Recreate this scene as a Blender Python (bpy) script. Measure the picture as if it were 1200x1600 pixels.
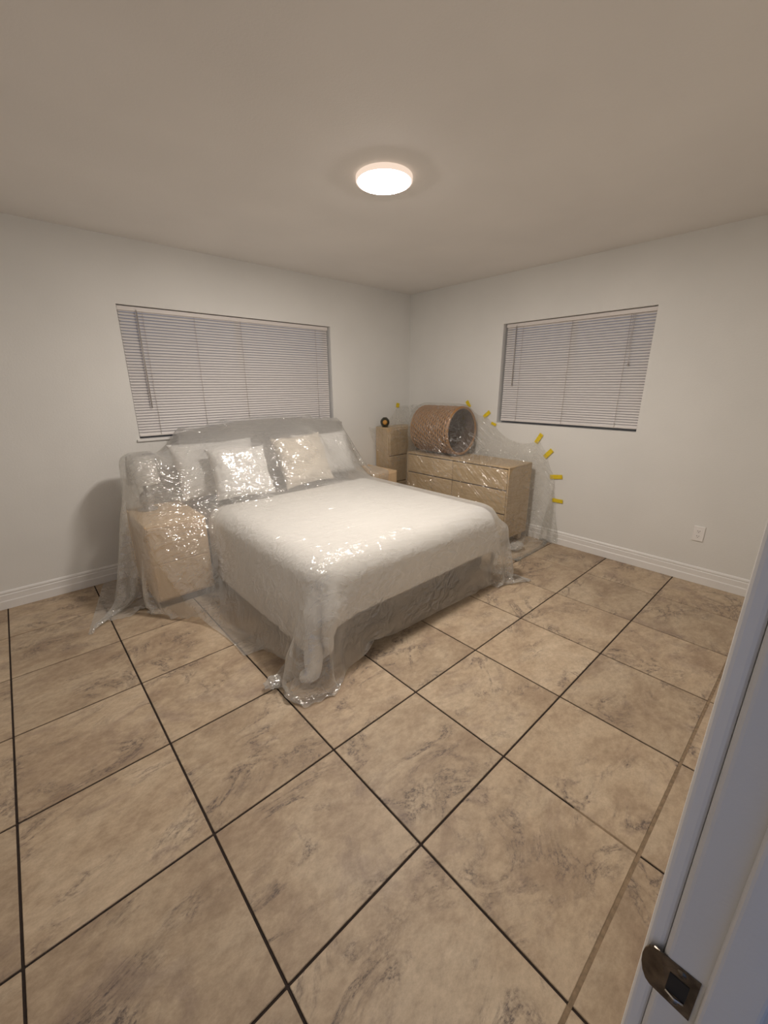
import bpy, bmesh, math, random
import numpy as np
from mathutils import Vector, Matrix, noise
from mathutils.bvhtree import BVHTree

random.seed(7); np.random.seed(7)
scene = bpy.context.scene
COL = scene.collection
for o in list(bpy.data.objects):
    bpy.data.objects.remove(o)

# ------------------------------------------------------------------ camera
CAM = Vector((-3.672, -3.593, 1.458)); YAW, PITCH, ROLL = 0.73503, 0.30153, -0.00445
fw = Vector((math.cos(PITCH)*math.sin(YAW), math.cos(PITCH)*math.cos(YAW), -math.sin(PITCH)))
r0 = Vector((math.cos(YAW), -math.sin(YAW), 0)); u0 = r0.cross(fw)
rt = r0*math.cos(ROLL) + u0*math.sin(ROLL); up = -r0*math.sin(ROLL) + u0*math.cos(ROLL)
cam_d = bpy.data.cameras.new('camera'); cam = bpy.data.objects.new('camera', cam_d); COL.objects.link(cam)
M = Matrix.Identity(4)
for i in range(3):
    M[i][0], M[i][1], M[i][2], M[i][3] = rt[i], up[i], -fw[i], CAM[i]
cam.matrix_world = M
cam_d.sensor_fit = 'HORIZONTAL'; cam_d.sensor_width = 36.0; cam_d.lens = 634.806/1200*36.0
cam_d.clip_start = 0.02
scene.camera = cam

# ------------------------------------------------------------------ world, exposure
w = bpy.data.worlds.new('dusk_sky'); scene.world = w; w.use_nodes = True
bg = w.node_tree.nodes['Background']; bg.inputs[0].default_value = (0.44, 0.60, 1.0, 1); bg.inputs[1].default_value = 0.31
vs = scene.view_settings
vs.view_transform = 'Standard'; vs.look = 'None'; vs.gamma = 1.0; vs.use_curve_mapping = False
vs.exposure = 0.0
LAMP_STRENGTH = 242.0
LAMP_COLOR = (1.0, 0.91, 0.815, 1)
scene.cycles.transparent_max_bounces = 12
scene.cycles.max_bounces = 9
scene.cycles.diffuse_bounces = 5
scene.cycles.glossy_bounces = 3
scene.cycles.adaptive_threshold = 0.02
scene.cycles.caustics_reflective = False
scene.cycles.sample_clamp_indirect = 6.0

# ------------------------------------------------------------------ materials
def nmat(name):
    m = bpy.data.materials.new(name); m.use_nodes = True
    nt = m.node_tree; b = nt.nodes['Principled BSDF']
    return m, nt, b
def N(nt, t, **kw):
    n = nt.nodes.new(t)
    for k, v in kw.items():
        setattr(n, k, v)
    return n
def setin(n, **kw):
    for k, v in kw.items():
        n.inputs[k.replace('_', ' ')].default_value = v
def L(nt, a, b): nt.links.new(a, b)
def ramp(nt, stops):
    r = N(nt, 'ShaderNodeValToRGB'); e = r.color_ramp.elements
    while len(e) < len(stops): e.new(0.5)
    for i, (p, c) in enumerate(stops):
        e[i].position = p; e[i].color = c if len(c) == 4 else (*c, 1)
    return r
def bump(nt, b, height, strength, dist):
    n = N(nt, 'ShaderNodeBump'); n.inputs['Strength'].default_value = strength; n.inputs['Distance'].default_value = dist
    L(nt, height, n.inputs['Height']); L(nt, n.outputs['Normal'], b.inputs['Normal']); return n

def plain(name, col, rough=0.6, metal=0.0, noise_scale=None, noise_amt=0.1, bstr=0.0, bdist=0.002):
    m, nt, b = nmat(name)
    setin(b, Base_Color=(*col, 1), Roughness=rough, Metallic=metal)
    if noise_scale:
        tc = N(nt, 'ShaderNodeTexCoord'); no = N(nt, 'ShaderNodeTexNoise'); setin(no, Scale=noise_scale, Detail=4.0)
        L(nt, tc.outputs['Object'], no.inputs['Vector'])
        r = ramp(nt, [(0.3, tuple(c*(1-noise_amt) for c in col)), (0.7, tuple(min(1, c*(1+noise_amt)) for c in col))])
        L(nt, no.outputs['Fac'], r.inputs[0]); L(nt, r.outputs[0], b.inputs['Base Color'])
        if bstr: bump(nt, b, no.outputs['Fac'], bstr, bdist)
    return m

def paint(name, col, rough=0.55, scale=90, bstr=0.25):
    m, nt, b = nmat(name)
    geo = N(nt, 'ShaderNodeNewGeometry')
    n1 = N(nt, 'ShaderNodeTexNoise'); setin(n1, Scale=scale, Detail=5.0, Roughness=0.6)
    L(nt, geo.outputs['Position'], n1.inputs['Vector'])
    n2 = N(nt, 'ShaderNodeTexNoise'); setin(n2, Scale=1.7, Detail=3.0)
    L(nt, geo.outputs['Position'], n2.inputs['Vector'])
    r = ramp(nt, [(0.3, tuple(c*0.97 for c in col)), (0.7, tuple(min(1, c*1.03) for c in col))])
    L(nt, n2.outputs['Fac'], r.inputs[0]); L(nt, r.outputs[0], b.inputs['Base Color'])
    setin(b, Roughness=rough); bump(nt, b, n1.outputs['Fac'], bstr, 0.004)
    return m

M_WALL = paint('white_wall_paint', (0.79, 0.785, 0.765))
M_CEIL = paint('ceiling_paint', (0.80, 0.77, 0.74), 0.8, 110, 0.15)
M_TRIM = paint('trim_paint', (0.84, 0.83, 0.82), 0.4, 30, 0.05)
M_JAMB = paint('jamb_paint', (0.76, 0.755, 0.75), 0.38, 24, 0.35)
M_GROUT = plain('dark_grout', (0.026, 0.016, 0.012), 0.9, 0, 60, 0.3, 0.3)
M_GROUT2 = plain('tan_grout', (0.25, 0.18, 0.115), 0.9, 0, 60, 0.25, 0.3)

def tile_material():
    m, nt, b = nmat('marbled_beige_tile')
    geo = N(nt, 'ShaderNodeNewGeometry'); oi = N(nt, 'ShaderNodeObjectInfo')
    cmb = N(nt, 'ShaderNodeVectorMath', operation='SCALE'); cmb.inputs[0].default_value = (37.0, 91.0, 53.0)
    L(nt, oi.outputs['Random'], cmb.inputs['Scale'])
    add = N(nt, 'ShaderNodeVectorMath', operation='ADD')
    L(nt, geo.outputs['Position'], add.inputs[0]); L(nt, cmb.outputs[0], add.inputs[1])
    mp = N(nt, 'ShaderNodeMapping'); mp.inputs['Rotation'].default_value = (0, 0, 0.5); mp.inputs['Scale'].default_value = (1.0, 1.5, 1.0)
    L(nt, add.outputs[0], mp.inputs['Vector'])
    V = mp.outputs[0]
    def nz(scale, detail, rough, dist=0.0):
        n = N(nt, 'ShaderNodeTexNoise'); setin(n, Scale=scale, Detail=detail, Roughness=rough, Distortion=dist); L(nt, V, n.inputs['Vector']); return n
    base = nz(3.2, 6, 0.62, 0.6)
    r1 = ramp(nt, [(0.28, (0.34, 0.25, 0.175)), (0.50, (0.475, 0.37, 0.262)), (0.72, (0.57, 0.465, 0.345))])
    L(nt, base.outputs['Fac'], r1.inputs[0])
    # mauve-grey clouds
    cl = nz(2.6, 7, 0.7, 0.9); rc = ramp(nt, [(0.54, (0, 0, 0)), (0.72, (1, 1, 1))]); L(nt, cl.outputs['Fac'], rc.inputs[0])
    mx = N(nt, 'ShaderNodeMixRGB'); mx.inputs[2].default_value = (0.225, 0.165, 0.145, 1)
    f1 = N(nt, 'ShaderNodeMath', operation='MULTIPLY'); f1.inputs[1].default_value = 0.6
    L(nt, rc.outputs[0], f1.inputs[0]); L(nt, f1.outputs[0], mx.inputs[0]); L(nt, r1.outputs[0], mx.inputs[1])
    # broken dark veins: ridge of a noise, masked by another
    ve = nz(2.3, 9, 0.68, 1.4)
    s = N(nt, 'ShaderNodeMath', operation='SUBTRACT'); s.inputs[1].default_value = 0.5; L(nt, ve.outputs['Fac'], s.inputs[0])
    a = N(nt, 'ShaderNodeMath', operation='ABSOLUTE'); L(nt, s.outputs[0], a.inputs[0])
    rv = ramp(nt, [(0.0, (0.95, 0.95, 0.95)), (0.012, (0.5, 0.5, 0.5)), (0.05, (0, 0, 0))]); L(nt, a.outputs[0], rv.inputs[0])
    mk = nz(3.0, 4, 0.6); rm = ramp(nt, [(0.47, (0, 0, 0)), (0.60, (1, 1, 1))]); L(nt, mk.outputs['Fac'], rm.inputs[0])
    f2 = N(nt, 'ShaderNodeMath', operation='MULTIPLY'); L(nt, rv.outputs[0], f2.inputs[0]); L(nt, rm.outputs[0], f2.inputs[1])
    sp = nz(60, 5, 0.75); rs_ = ramp(nt, [(0.38, (0.12, 0.12, 0.12)), (0.58, (1, 1, 1))]); L(nt, sp.outputs['Fac'], rs_.inputs[0])
    f3 = N(nt, 'ShaderNodeMath', operation='MULTIPLY'); L(nt, rs_.outputs[0], f3.inputs[1]); L(nt, f2.outputs[0], f3.inputs[0])
    mx2 = N(nt, 'ShaderNodeMixRGB'); mx2.inputs[2].default_value = (0.075, 0.06, 0.065, 1)
    L(nt, f3.outputs[0], mx2.inputs[0]); L(nt, mx.outputs[0], mx2.inputs[1])
    # fine mottling
    fi = nz(24, 8, 0.78); rf = ramp(nt, [(0.3, (0.74, 0.72, 0.70)), (0.7, (1.18, 1.18, 1.18))]); L(nt, fi.outputs['Fac'], rf.inputs[0])
    mu = N(nt, 'ShaderNodeMixRGB', blend_type='MULTIPLY'); mu.inputs[0].default_value = 1.0
    L(nt, mx2.outputs[0], mu.inputs[1]); L(nt, rf.outputs[0], mu.inputs[2])
    hv = N(nt, 'ShaderNodeHueSaturation')
    vr = N(nt, 'ShaderNodeMapRange'); setin(vr, To_Min=0.92, To_Max=1.07); L(nt, oi.outputs['Random'], vr.inputs['Value'])
    L(nt, vr.outputs[0], hv.inputs['Value']); L(nt, mu.outputs[0], hv.inputs['Color']); L(nt, hv.outputs[0], b.inputs['Base Color'])
    setin(b, Roughness=0.5); b.inputs['Specular IOR Level'].default_value = 0.3
    hgt = N(nt, 'ShaderNodeMath', operation='SUBTRACT'); L(nt, fi.outputs['Fac'], hgt.inputs[0]); L(nt, f2.outputs[0], hgt.inputs[1])
    bump(nt, b, hgt.outputs[0], 0.25, 0.002)
    return m
M_TILE = tile_material()

def oak(name, c1, c2, axis_scale):
    m, nt, b = nmat(name)
    geo = N(nt, 'ShaderNodeNewGeometry'); mp = N(nt, 'ShaderNodeMapping'); mp.inputs['Scale'].default_value = axis_scale
    L(nt, geo.outputs['Position'], mp.inputs['Vector'])
    no = N(nt, 'ShaderNodeTexNoise'); setin(no, Scale=3.0, Detail=8.0, Roughness=0.65, Distortion=0.4); L(nt, mp.outputs[0], no.inputs['Vector'])
    r = ramp(nt, [(0.3, c1), (0.7, c2)]); L(nt, no.outputs['Fac'], r.inputs[0]); L(nt, r.outputs[0], b.inputs['Base Color'])
    setin(b, Roughness=0.5); bump(nt, b, no.outputs['Fac'], 0.1, 0.002); return m
M_OAK = oak('light_oak', (0.50, 0.36, 0.20), (0.66, 0.50, 0.31), (12, 2, 26))
M_OAK_V = oak('light_oak_upright', (0.46, 0.33, 0.19), (0.60, 0.45, 0.28), (16, 16, 2))
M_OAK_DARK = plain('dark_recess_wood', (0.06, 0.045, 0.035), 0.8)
M_NIGHT = oak('tan_nightstand_wood', (0.60, 0.43, 0.26), (0.70, 0.52, 0.33), (10, 10, 2))

def fabric(name, col, scale=160, bstr=0.4, bdist=0.003, rough=0.95, sheen=0.3):
    m, nt, b = nmat(name)
    tc = N(nt, 'ShaderNodeTexCoord'); no = N(nt, 'ShaderNodeTexNoise'); setin(no, Scale=scale, Detail=4.0, Roughness=0.7)
    L(nt, tc.outputs['Object'], no.inputs['Vector'])
    r = ramp(nt, [(0.3, tuple(c*0.88 for c in col)), (0.7, col)]); L(nt, no.outputs['Fac'], r.inputs[0]); L(nt, r.outputs[0], b.inputs['Base Color'])
    setin(b, Roughness=rough); b.inputs['Sheen Weight'].default_value = sheen
    bump(nt, b, no.outputs['Fac'], bstr, bdist); return m
M_COMF = fabric('white_cotton_comforter', (0.88, 0.86, 0.83), 45, 0.35, 0.006)
M_PIL_W = fabric('white_pillow_cotton', (0.86, 0.85, 0.84), 60, 0.3, 0.004)
M_PIL_C = fabric('cream_plush', (0.80, 0.73, 0.64), 55, 0.9, 0.012)
M_HEAD = fabric('grey_upholstery', (0.42, 0.40, 0.38), 120, 0.4)
M_BASE = fabric('charcoal_bed_fabric', (0.035, 0.03, 0.03), 120, 0.4)
M_MATT = fabric('white_mattress', (0.75, 0.74, 0.72), 80, 0.3)
M_SHADE = fabric('white_linen_shade', (0.60, 0.58, 0.55), 200, 0.2)

def film(name, base, crinkle_scale, bstr, edge=0.42, gloss=0.125, rot=(0.0, 0.0, 0.14), stretch=(2.5, 26, 9), pull=0.85, crease=0.05, tint=(0.98, 0.98, 0.97)):
    m = bpy.data.materials.new(name); m.use_nodes = True; nt = m.node_tree
    nt.nodes.remove(nt.nodes['Principled BSDF']); out = nt.nodes['Material Output']
    geo = N(nt, 'ShaderNodeNewGeometry')
    # crinkles: sharp ridged noise plus a longer pull direction
    dn = N(nt, 'ShaderNodeTexNoise'); setin(dn, Scale=9.0, Detail=3.0); L(nt, geo.outputs['Position'], dn.inputs['Vector'])
    sc_ = N(nt, 'ShaderNodeVectorMath', operation='SCALE'); sc_.inputs['Scale'].default_value = 0.16; L(nt, dn.outputs['Color'], sc_.inputs[0])
    dv_ = N(nt, 'ShaderNodeVectorMath', operation='ADD'); L(nt, geo.outputs['Position'], dv_.inputs[0]); L(nt, sc_.outputs[0], dv_.inputs[1])
    def vor(scale):
        v = N(nt, 'ShaderNodeTexVoronoi'); setin(v, Scale=scale); L(nt, dv_.outputs[0], v.inputs['Vector']); return v.outputs['Distance']
    m0 = N(nt, 'ShaderNodeMapping'); m0.inputs['Rotation'].default_value = rot; L(nt, geo.outputs['Position'], m0.inputs['Vector'])
    mp = N(nt, 'ShaderNodeMapping'); mp.inputs['Scale'].default_value = stretch; L(nt, m0.outputs[0], mp.inputs['Vector'])
    n2 = N(nt, 'ShaderNodeTexNoise'); setin(n2, Scale=1.0, Detail=2.0, Roughness=0.5, Distortion=0.8); L(nt, mp.outputs[0], n2.inputs['Vector'])
    mk = N(nt, 'ShaderNodeTexNoise'); setin(mk, Scale=4.0, Detail=2.0); L(nt, geo.outputs['Position'], mk.inputs['Vector'])
    mkr = ramp(nt, [(0.36, (0.12, 0.12, 0.12)), (0.62, (1, 1, 1))]); L(nt, mk.outputs['Fac'], mkr.inputs[0])
    def mul(a, b):
        m1 = N(nt, 'ShaderNodeMath', operation='MULTIPLY'); L(nt, a, m1.inputs[0])
        if isinstance(b, float): m1.inputs[1].default_value = b
        else: L(nt, b, m1.inputs[1])
        return m1.outputs[0]
    def addn(a, b):
        m1 = N(nt, 'ShaderNodeMath', operation='ADD'); L(nt, a, m1.inputs[0]); L(nt, b, m1.inputs[1]); return m1.outputs[0]
    hsum = addn(mul(addn(mul(vor(crinkle_scale), 1.0), mul(vor(crinkle_scale*2.3), 0.4)), mkr.outputs[0]), mul(n2.outputs['Fac'], pull))
    bp = N(nt, 'ShaderNodeBump'); bp.inputs['Strength'].default_value = bstr; bp.inputs['Distance'].default_value = 0.024
    L(nt, hsum, bp.inputs['Height'])
    tr = N(nt, 'ShaderNodeBsdfTransparent'); tr.inputs[0].default_value = (*tint, 1)
    df = N(nt, 'ShaderNodeBsdfDiffuse'); df.inputs[0].default_value = (0.96, 0.96, 0.95, 1)
    tl = N(nt, 'ShaderNodeBsdfTranslucent'); tl.inputs[0].default_value = (0.96, 0.96, 0.95, 1)
    L(nt, bp.outputs[0], df.inputs['Normal'])
    ms = N(nt, 'ShaderNodeMixShader'); ms.inputs[0].default_value = 0.5; L(nt, df.outputs[0], ms.inputs[1]); L(nt, tl.outputs[0], ms.inputs[2])
    lw = N(nt, 'ShaderNodeLayerWeight'); lw.inputs['Blend'].default_value = 0.35
    pw = N(nt, 'ShaderNodeMath', operation='POWER'); pw.inputs[1].default_value = 2.0; L(nt, lw.outputs['Facing'], pw.inputs[0])
    mr = N(nt, 'ShaderNodeMapRange'); setin(mr, To_Min=base, To_Max=min(0.9, base+edge)); L(nt, pw.outputs[0], mr.inputs['Value'])
    # creases where the film is pulled double scatter more light
    sb_ = N(nt, 'ShaderNodeMath', operation='SUBTRACT'); sb_.inputs[1].default_value = 0.52; L(nt, n2.outputs['Fac'], sb_.inputs[0])
    ab_ = N(nt, 'ShaderNodeMath', operation='ABSOLUTE'); L(nt, sb_.outputs[0], ab_.inputs[0])
    cr_ = ramp(nt, [(0.0, (1, 1, 1)), (0.028, (0, 0, 0))]); L(nt, ab_.outputs[0], cr_.inputs[0])
    haze = N(nt, 'ShaderNodeMath', operation='ADD'); haze.use_clamp = True
    L(nt, mul(mul(cr_.outputs[0], mkr.outputs[0]), crease), haze.inputs[0]); L(nt, mr.outputs[0], haze.inputs[1])
    hz = N(nt, 'ShaderNodeMixShader'); L(nt, haze.outputs[0], hz.inputs[0]); L(nt, tr.outputs[0], hz.inputs[1]); L(nt, ms.outputs[0], hz.inputs[2])
    gl = N(nt, 'ShaderNodeBsdfGlossy'); gl.inputs['Roughness'].default_value = 0.10; gl.inputs[0].default_value = (1, 1, 1, 1)
    L(nt, bp.outputs[0], gl.inputs['Normal'])
    f2 = N(nt, 'ShaderNodeMapRange'); setin(f2, To_Min=gloss, To_Max=gloss*2.4); L(nt, pw.outputs[0], f2.inputs['Value'])
    fin = N(nt, 'ShaderNodeMixShader'); L(nt, f2.outputs[0], fin.inputs[0]); L(nt, hz.outputs[0], fin.inputs[1]); L(nt, gl.outputs[0], fin.inputs[2])
    L(nt, fin.outputs[0], out.inputs['Surface'])
    return m
M_FILM = film('clear_plastic_film', 0.28, 19, 0.68)
M_FILM2 = film('thin_clear_plastic_film', 0.08, 19, 1.0, 0.16, 0.10, (-0.71, 0.0, 0.0), (9, 2.2, 30), 1.6, 0.30)

def glass():
    m = bpy.data.materials.new('window_glass'); m.use_nodes = True; nt = m.node_tree
    nt.nodes.remove(nt.nodes['Principled BSDF']); out = nt.nodes['Material Output']
    tr = N(nt, 'ShaderNodeBsdfTransparent'); gl = N(nt, 'ShaderNodeBsdfGlossy'); gl.inputs['Roughness'].default_value = 0.02
    fr = N(nt, 'ShaderNodeFresnel'); mx = N(nt, 'ShaderNodeMixShader')
    L(nt, fr.outputs[0], mx.inputs[0]); L(nt, tr.outputs[0], mx.inputs[1]); L(nt, gl.outputs[0], mx.inputs[2]); L(nt, mx.outputs[0], out.inputs['Surface'])
    return m
M_GLASS = glass()
M_ALU = plain('grey_window_frame', (0.30, 0.31, 0.33), 0.5, 0.3)
M_SLAT = plain('greyish_white_vinyl_slat', (0.72, 0.69, 0.68), 0.45)
M_RAIL = plain('white_blind_rail', (0.74, 0.70, 0.68), 0.45)
M_CORD = plain('blind_cord', (0.55, 0.50, 0.47), 0.8)
M_WAND = plain('clear_grey_wand', (0.40, 0.37, 0.35), 0.3)
M_WEAVE = fabric('brown_woven_seagrass', (0.36, 0.18, 0.06), 60, 0.9, 0.006, 0.85, 0.1)
M_WEAVE_IN = fabric('dark_brown_basket_lining', (0.085, 0.045, 0.028), 70, 0.5, 0.005)
M_TAPE = plain('yellow_masking_tape', (0.80, 0.60, 0.02), 0.6, 0, 60, 0.1)
M_PLATE = plain('white_outlet_plastic', (0.88, 0.86, 0.85), 0.35)
M_SLOT = plain('black_outlet_slot', (0.01, 0.01, 0.01), 0.7)
M_STRIKE = plain('tarnished_strike_metal', (0.17, 0.145, 0.12), 0.24, 0.95, 70, 0.5, 0.2)
M_STRIKE_D = plain('black_latch_hole', (0.012, 0.010, 0.010), 0.6)
M_JAR = plain('dark_olive_glaze', (0.035, 0.035, 0.022), 0.35)
M_AMBER = plain('amber_centre', (0.55, 0.27, 0.05), 0.5)
M_LAMPBASE = plain('grey_ceramic_lamp_base', (0.35, 0.33, 0.31), 0.4)
M_LRING = None
def emit(name, col, s):
    m = bpy.data.materials.new(name); m.use_nodes = True; nt = m.node_tree
    nt.nodes.remove(nt.nodes['Principled BSDF']); e = N(nt, 'ShaderNodeEmission')
    e.inputs[0].default_value = col; e.inputs[1].default_value = s
    L(nt, e.outputs[0], nt.nodes['Material Output'].inputs['Surface']); return m
M_EMIT = emit('glowing_diffuser', LAMP_COLOR, LAMP_STRENGTH)
M_LRING = emit('edge_lit_acrylic_ring', (1.0, 0.78, 0.62, 1), 0.95)

# ------------------------------------------------------------------ helpers
def root_loc(o):
    v = Vector((0, 0, 0))
    while o is not None:
        v += o.location; o = o.parent
    return v
def mesh_obj(name, me, mat, parent=None):
    if mat is not None and not me.materials: me.materials.append(mat)
    o = bpy.data.objects.new(name, me); COL.objects.link(o)
    if parent is not None:
        me.transform(Matrix.Translation(-root_loc(parent))); o.parent = parent
    return o
def bm_obj(name, bm, mat, parent=None, smooth=False):
    bmesh.ops.recalc_face_normals(bm, faces=bm.faces)
    me = bpy.data.meshes.new(name); bm.to_mesh(me); bm.free()
    if smooth:
        for p in me.polygons: p.use_smooth = True
    return mesh_obj(name, me, mat, parent)
def thing(name, loc, label=None, cat=None, group=None, kind=None):
    o = bpy.data.objects.new(name, None); COL.objects.link(o); o.location = loc; o.empty_display_size = 0.1
    return tag(o, label, cat, group, kind)
def tag(o, label=None, cat=None, group=None, kind=None):
    if label: o['label'] = label
    if cat: o['category'] = cat
    if group: o['group'] = group
    if kind: o['kind'] = kind
    return o
def add_box(bm, lo, hi, bev=0.0, seg=2, mat=None):
    r = bmesh.ops.create_cube(bm, size=1.0)
    vs_ = r['verts']
    c = [(a+b)/2 for a, b in zip(lo, hi)]; s = [abs(b-a) for a, b in zip(lo, hi)]
    for v in vs_: v.co = Vector((v.co.x*s[0]+c[0], v.co.y*s[1]+c[1], v.co.z*s[2]+c[2]))
    if bev:
        es = list({e for v in vs_ for e in v.link_edges})
        vs_ = bmesh.ops.bevel(bm, geom=es, offset=bev, segments=seg, affect='EDGES', profile=0.5)['verts']
    if mat is not None: bmesh.ops.transform(bm, matrix=mat, verts=[v for v in vs_])
    return vs_
def box(name, lo, hi, mat, parent=None, bev=0.0, seg=2, smooth=False):
    bm = bmesh.new(); add_box(bm, lo, hi, bev, seg); return bm_obj(name, bm, mat, parent, smooth)
def add_tube(bm, pts, r, seg=6):
    rings = []
    for i, p in enumerate(pts):
        p = Vector(p)
        d = (Vector(pts[min(i+1, len(pts)-1)]) - Vector(pts[max(i-1, 0)])).normalized()
        a = d.orthogonal().normalized(); b = d.cross(a)
        rings.append([bm.verts.new(p + (a*math.cos(2*math.pi*k/seg) + b*math.sin(2*math.pi*k/seg))*r) for k in range(seg)])
    for A, B in zip(rings, rings[1:]):
        for k in range(seg): bm.faces.new((A[k], A[(k+1) % seg], B[(k+1) % seg], B[k]))
    bm.faces.new(rings[0][::-1]); bm.faces.new(rings[-1])
def tube(name, pts, r, mat, parent=None, seg=6):
    bm = bmesh.new(); add_tube(bm, pts, r, seg); return bm_obj(name, bm, mat, parent, True)
def add_lathe(bm, prof, c, seg=48, mat=None):
    rings = []; new = []
    for r, z in prof:
        if r < 1e-6:
            v = bm.verts.new((c[0], c[1], c[2]+z)); rings.append([v]); new.append(v)
        else:
            R = [bm.verts.new((c[0]+r*math.cos(2*math.pi*k/seg), c[1]+r*math.sin(2*math.pi*k/seg), c[2]+z)) for k in range(seg)]
            rings.append(R); new += R
    for A, B in zip(rings, rings[1:]):
        for k in range(seg):
            a = A[k % len(A)]; b = A[(k+1) % len(A)]; c2 = B[(k+1) % len(B)]; d = B[k % len(B)]
            f = []
            for v in (a, b, c2, d):
                if v not in f: f.append(v)
            if len(f) >= 3: bm.faces.new(f)
    if mat is not None: bmesh.ops.transform(bm, matrix=mat, verts=new)
def lathe(name, prof, c, mat, parent=None, seg=48, m4=None):
    bm = bmesh.new(); add_lathe(bm, prof, c, seg, m4); return bm_obj(name, bm, mat, parent, True)
def extrude_profile(name, prof, a, b, out, mat, parent=None):
    """prof: (distance from the wall, height) list, swept from a to b along a wall, out = direction into the room"""
    bm = bmesh.new(); a = Vector(a); b = Vector(b); out = Vector(out)
    A = [bm.verts.new(a + out*d + Vector((0, 0, h))) for d, h in prof]; B = [bm.verts.new(b + out*d + Vector((0, 0, h))) for d, h in prof]
    n = len(prof)
    for k in range(n): bm.faces.new((A[k], A[(k+1) % n], B[(k+1) % n], B[k]))
    bm.faces.new(A); bm.faces.new(B[::-1])
    return bm_obj(name, bm, mat, parent)
def grid_mesh(name, P, smooth=True, mask=None):
    n, m = P.shape[:2]
    idx = np.arange(n*m).reshape(n, m)
    f = np.stack([idx[:-1, :-1], idx[1:, :-1], idx[1:, 1:], idx[:-1, 1:]], -1).reshape(-1, 4)
    pts = P.reshape(-1, 3)
    if mask is not None:
        keep = mask.reshape(-1); f = f[keep[f].all(1)]
        used = np.unique(f); new = np.full(len(pts), -1); new[used] = np.arange(len(used)); f = new[f]; pts = pts[used]
    me = bpy.data.meshes.new(name); me.from_pydata(pts.tolist(), [], f.tolist())
    if smooth: me.polygons.foreach_set('use_smooth', [True]*len(me.polygons))
    me.update(); return me

# ------------------------------------------------------------------ room shell
S = 0.498
XL, YF, H = -4.35, -3.589, 2.44
HALL_Y = -4.95
W1 = dict(x0=-2.948, x1=-1.130, z0=1.072, z1=2.016)      # window in the back wall
W2 = dict(y0=-2.515, y1=-1.239, z0=1.096, z1=2.012)      # window in the right wall
DX0, DX1, DZ = -4.06, -3.304, 2.04                        # doorway clear opening
TH = 0.13

floor = box('floor', (XL-TH, HALL_Y, -0.06), (TH, TH, -0.0045), M_GROUT); tag(floor, kind='structure')
GR = 0.0038
base_tile = None
def tile_mesh(x0, x1, y0, y1):
    bm = bmesh.new(); add_box(bm, (x0, y0, -0.009), (x1, y1, 0.0), 0.0016, 1); bmesh.ops.recalc_face_normals(bm, faces=bm.faces)
    me = bpy.data.meshes.new('tile'); bm.to_mesh(me); bm.free(); me.materials.append(M_TILE); return me
full = tile_mesh(-S/2+GR, S/2-GR, -S/2+GR, S/2-GR)
for i in range(-2, 8):
    for j in range(-1, 10):
        x0, x1 = (i-7.9)*S, (i+1-7.9)*S; y1, y0 = (-j-0.94)*S, (-j-1-0.94)*S
        g_lo = GR; g_hi = GR
        cx0, cx1, cy0, cy1 = max(x0+GR, XL+0.002), min(x1-GR, -0.002), max(y0+GR, HALL_Y+0.002), min(y1-GR, -0.002)
        if j == 5: cy0 = max(cy0, y0+0.0054)
        if j == 6: cy1 = min(cy1, y1-0.0054)
        if cx1-cx0 < 0.01 or cy1-cy0 < 0.01: continue
        whole = abs(cx1-cx0-(S-2*GR)) < 1e-6 and abs(cy1-cy0-(S-2*GR)) < 1e-6
        if whole: me = full; c = ((x0+x1)/2, (y0+y1)/2)
        else:
            c = ((cx0+cx1)/2, (cy0+cy1)/2); hx, hy = (cx1-cx0)/2, (cy1-cy0)/2; me = tile_mesh(-hx, hx, -hy, hy)
        t = bpy.data.objects.new('tile', me); COL.objects.link(t); t.parent = floor; t.location = (c[0], c[1], 0.0)
# lighter re-grouted joint in front of the doorway
box('grout_line', (XL+0.002, (-6.94)*S-0.0052, -0.0048), (-0.002, (-6.94)*S+0.0052, -0.0022), M_GROUT2, floor)
box('grout_line', ((3-7.9)*S-0.0036, -6.94*S+0.006, -0.0048), ((3-7.9)*S+0.0036, -6.94*S+0.21, -0.0021), M_GROUT2, floor)

ceiling = box('ceiling', (XL-TH, HALL_Y, H), (TH, TH, H+0.1), M_CEIL); tag(ceiling, kind='structure')
def wall_with_hole(name, axis, lo, hi, h0, h1, z0, z1):
    """axis 'x': wall runs along x (lo/hi are box corners); hole h0..h1 along the run, z0..z1"""
    bm = bmesh.new(); k = 0 if axis == 'x' else 1
    def b(a0, a1, c0, c1):
        l = list(lo); h = list(hi); l[k], h[k] = a0, a1; l[2], h[2] = c0, c1; add_box(bm, l, h)
    b(lo[k], h0, lo[2], hi[2]); b(h1, hi[k], lo[2], hi[2])
    if z0 > lo[2]: b(h0, h1, lo[2], z0)
    b(h0, h1, z1, hi[2])
    return tag(bm_obj(name, bm, M_WALL), kind='structure')
wall_with_hole('wall_back', 'x', (XL-TH, 0, -0.004), (0, TH, H), W1['x0'], W1['x1'], W1['z0'], W1['z1'])
wall_with_hole('wall_right', 'y', (0, HALL_Y, -0.004), (TH, TH, H), W2['y0'], W2['y1'], W2['z0'], W2['z1'])
tag(box('wall_left', (XL-TH, YF-0.12, -0.004), (XL, 0, H), M_WALL), kind='structure')
JT = 0.018
wall_with_hole('wall_front', 'x', (XL, YF-0.12, -0.004), (0, YF, H), DX0-JT, DX1+JT, -0.004, DZ+JT)

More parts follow.
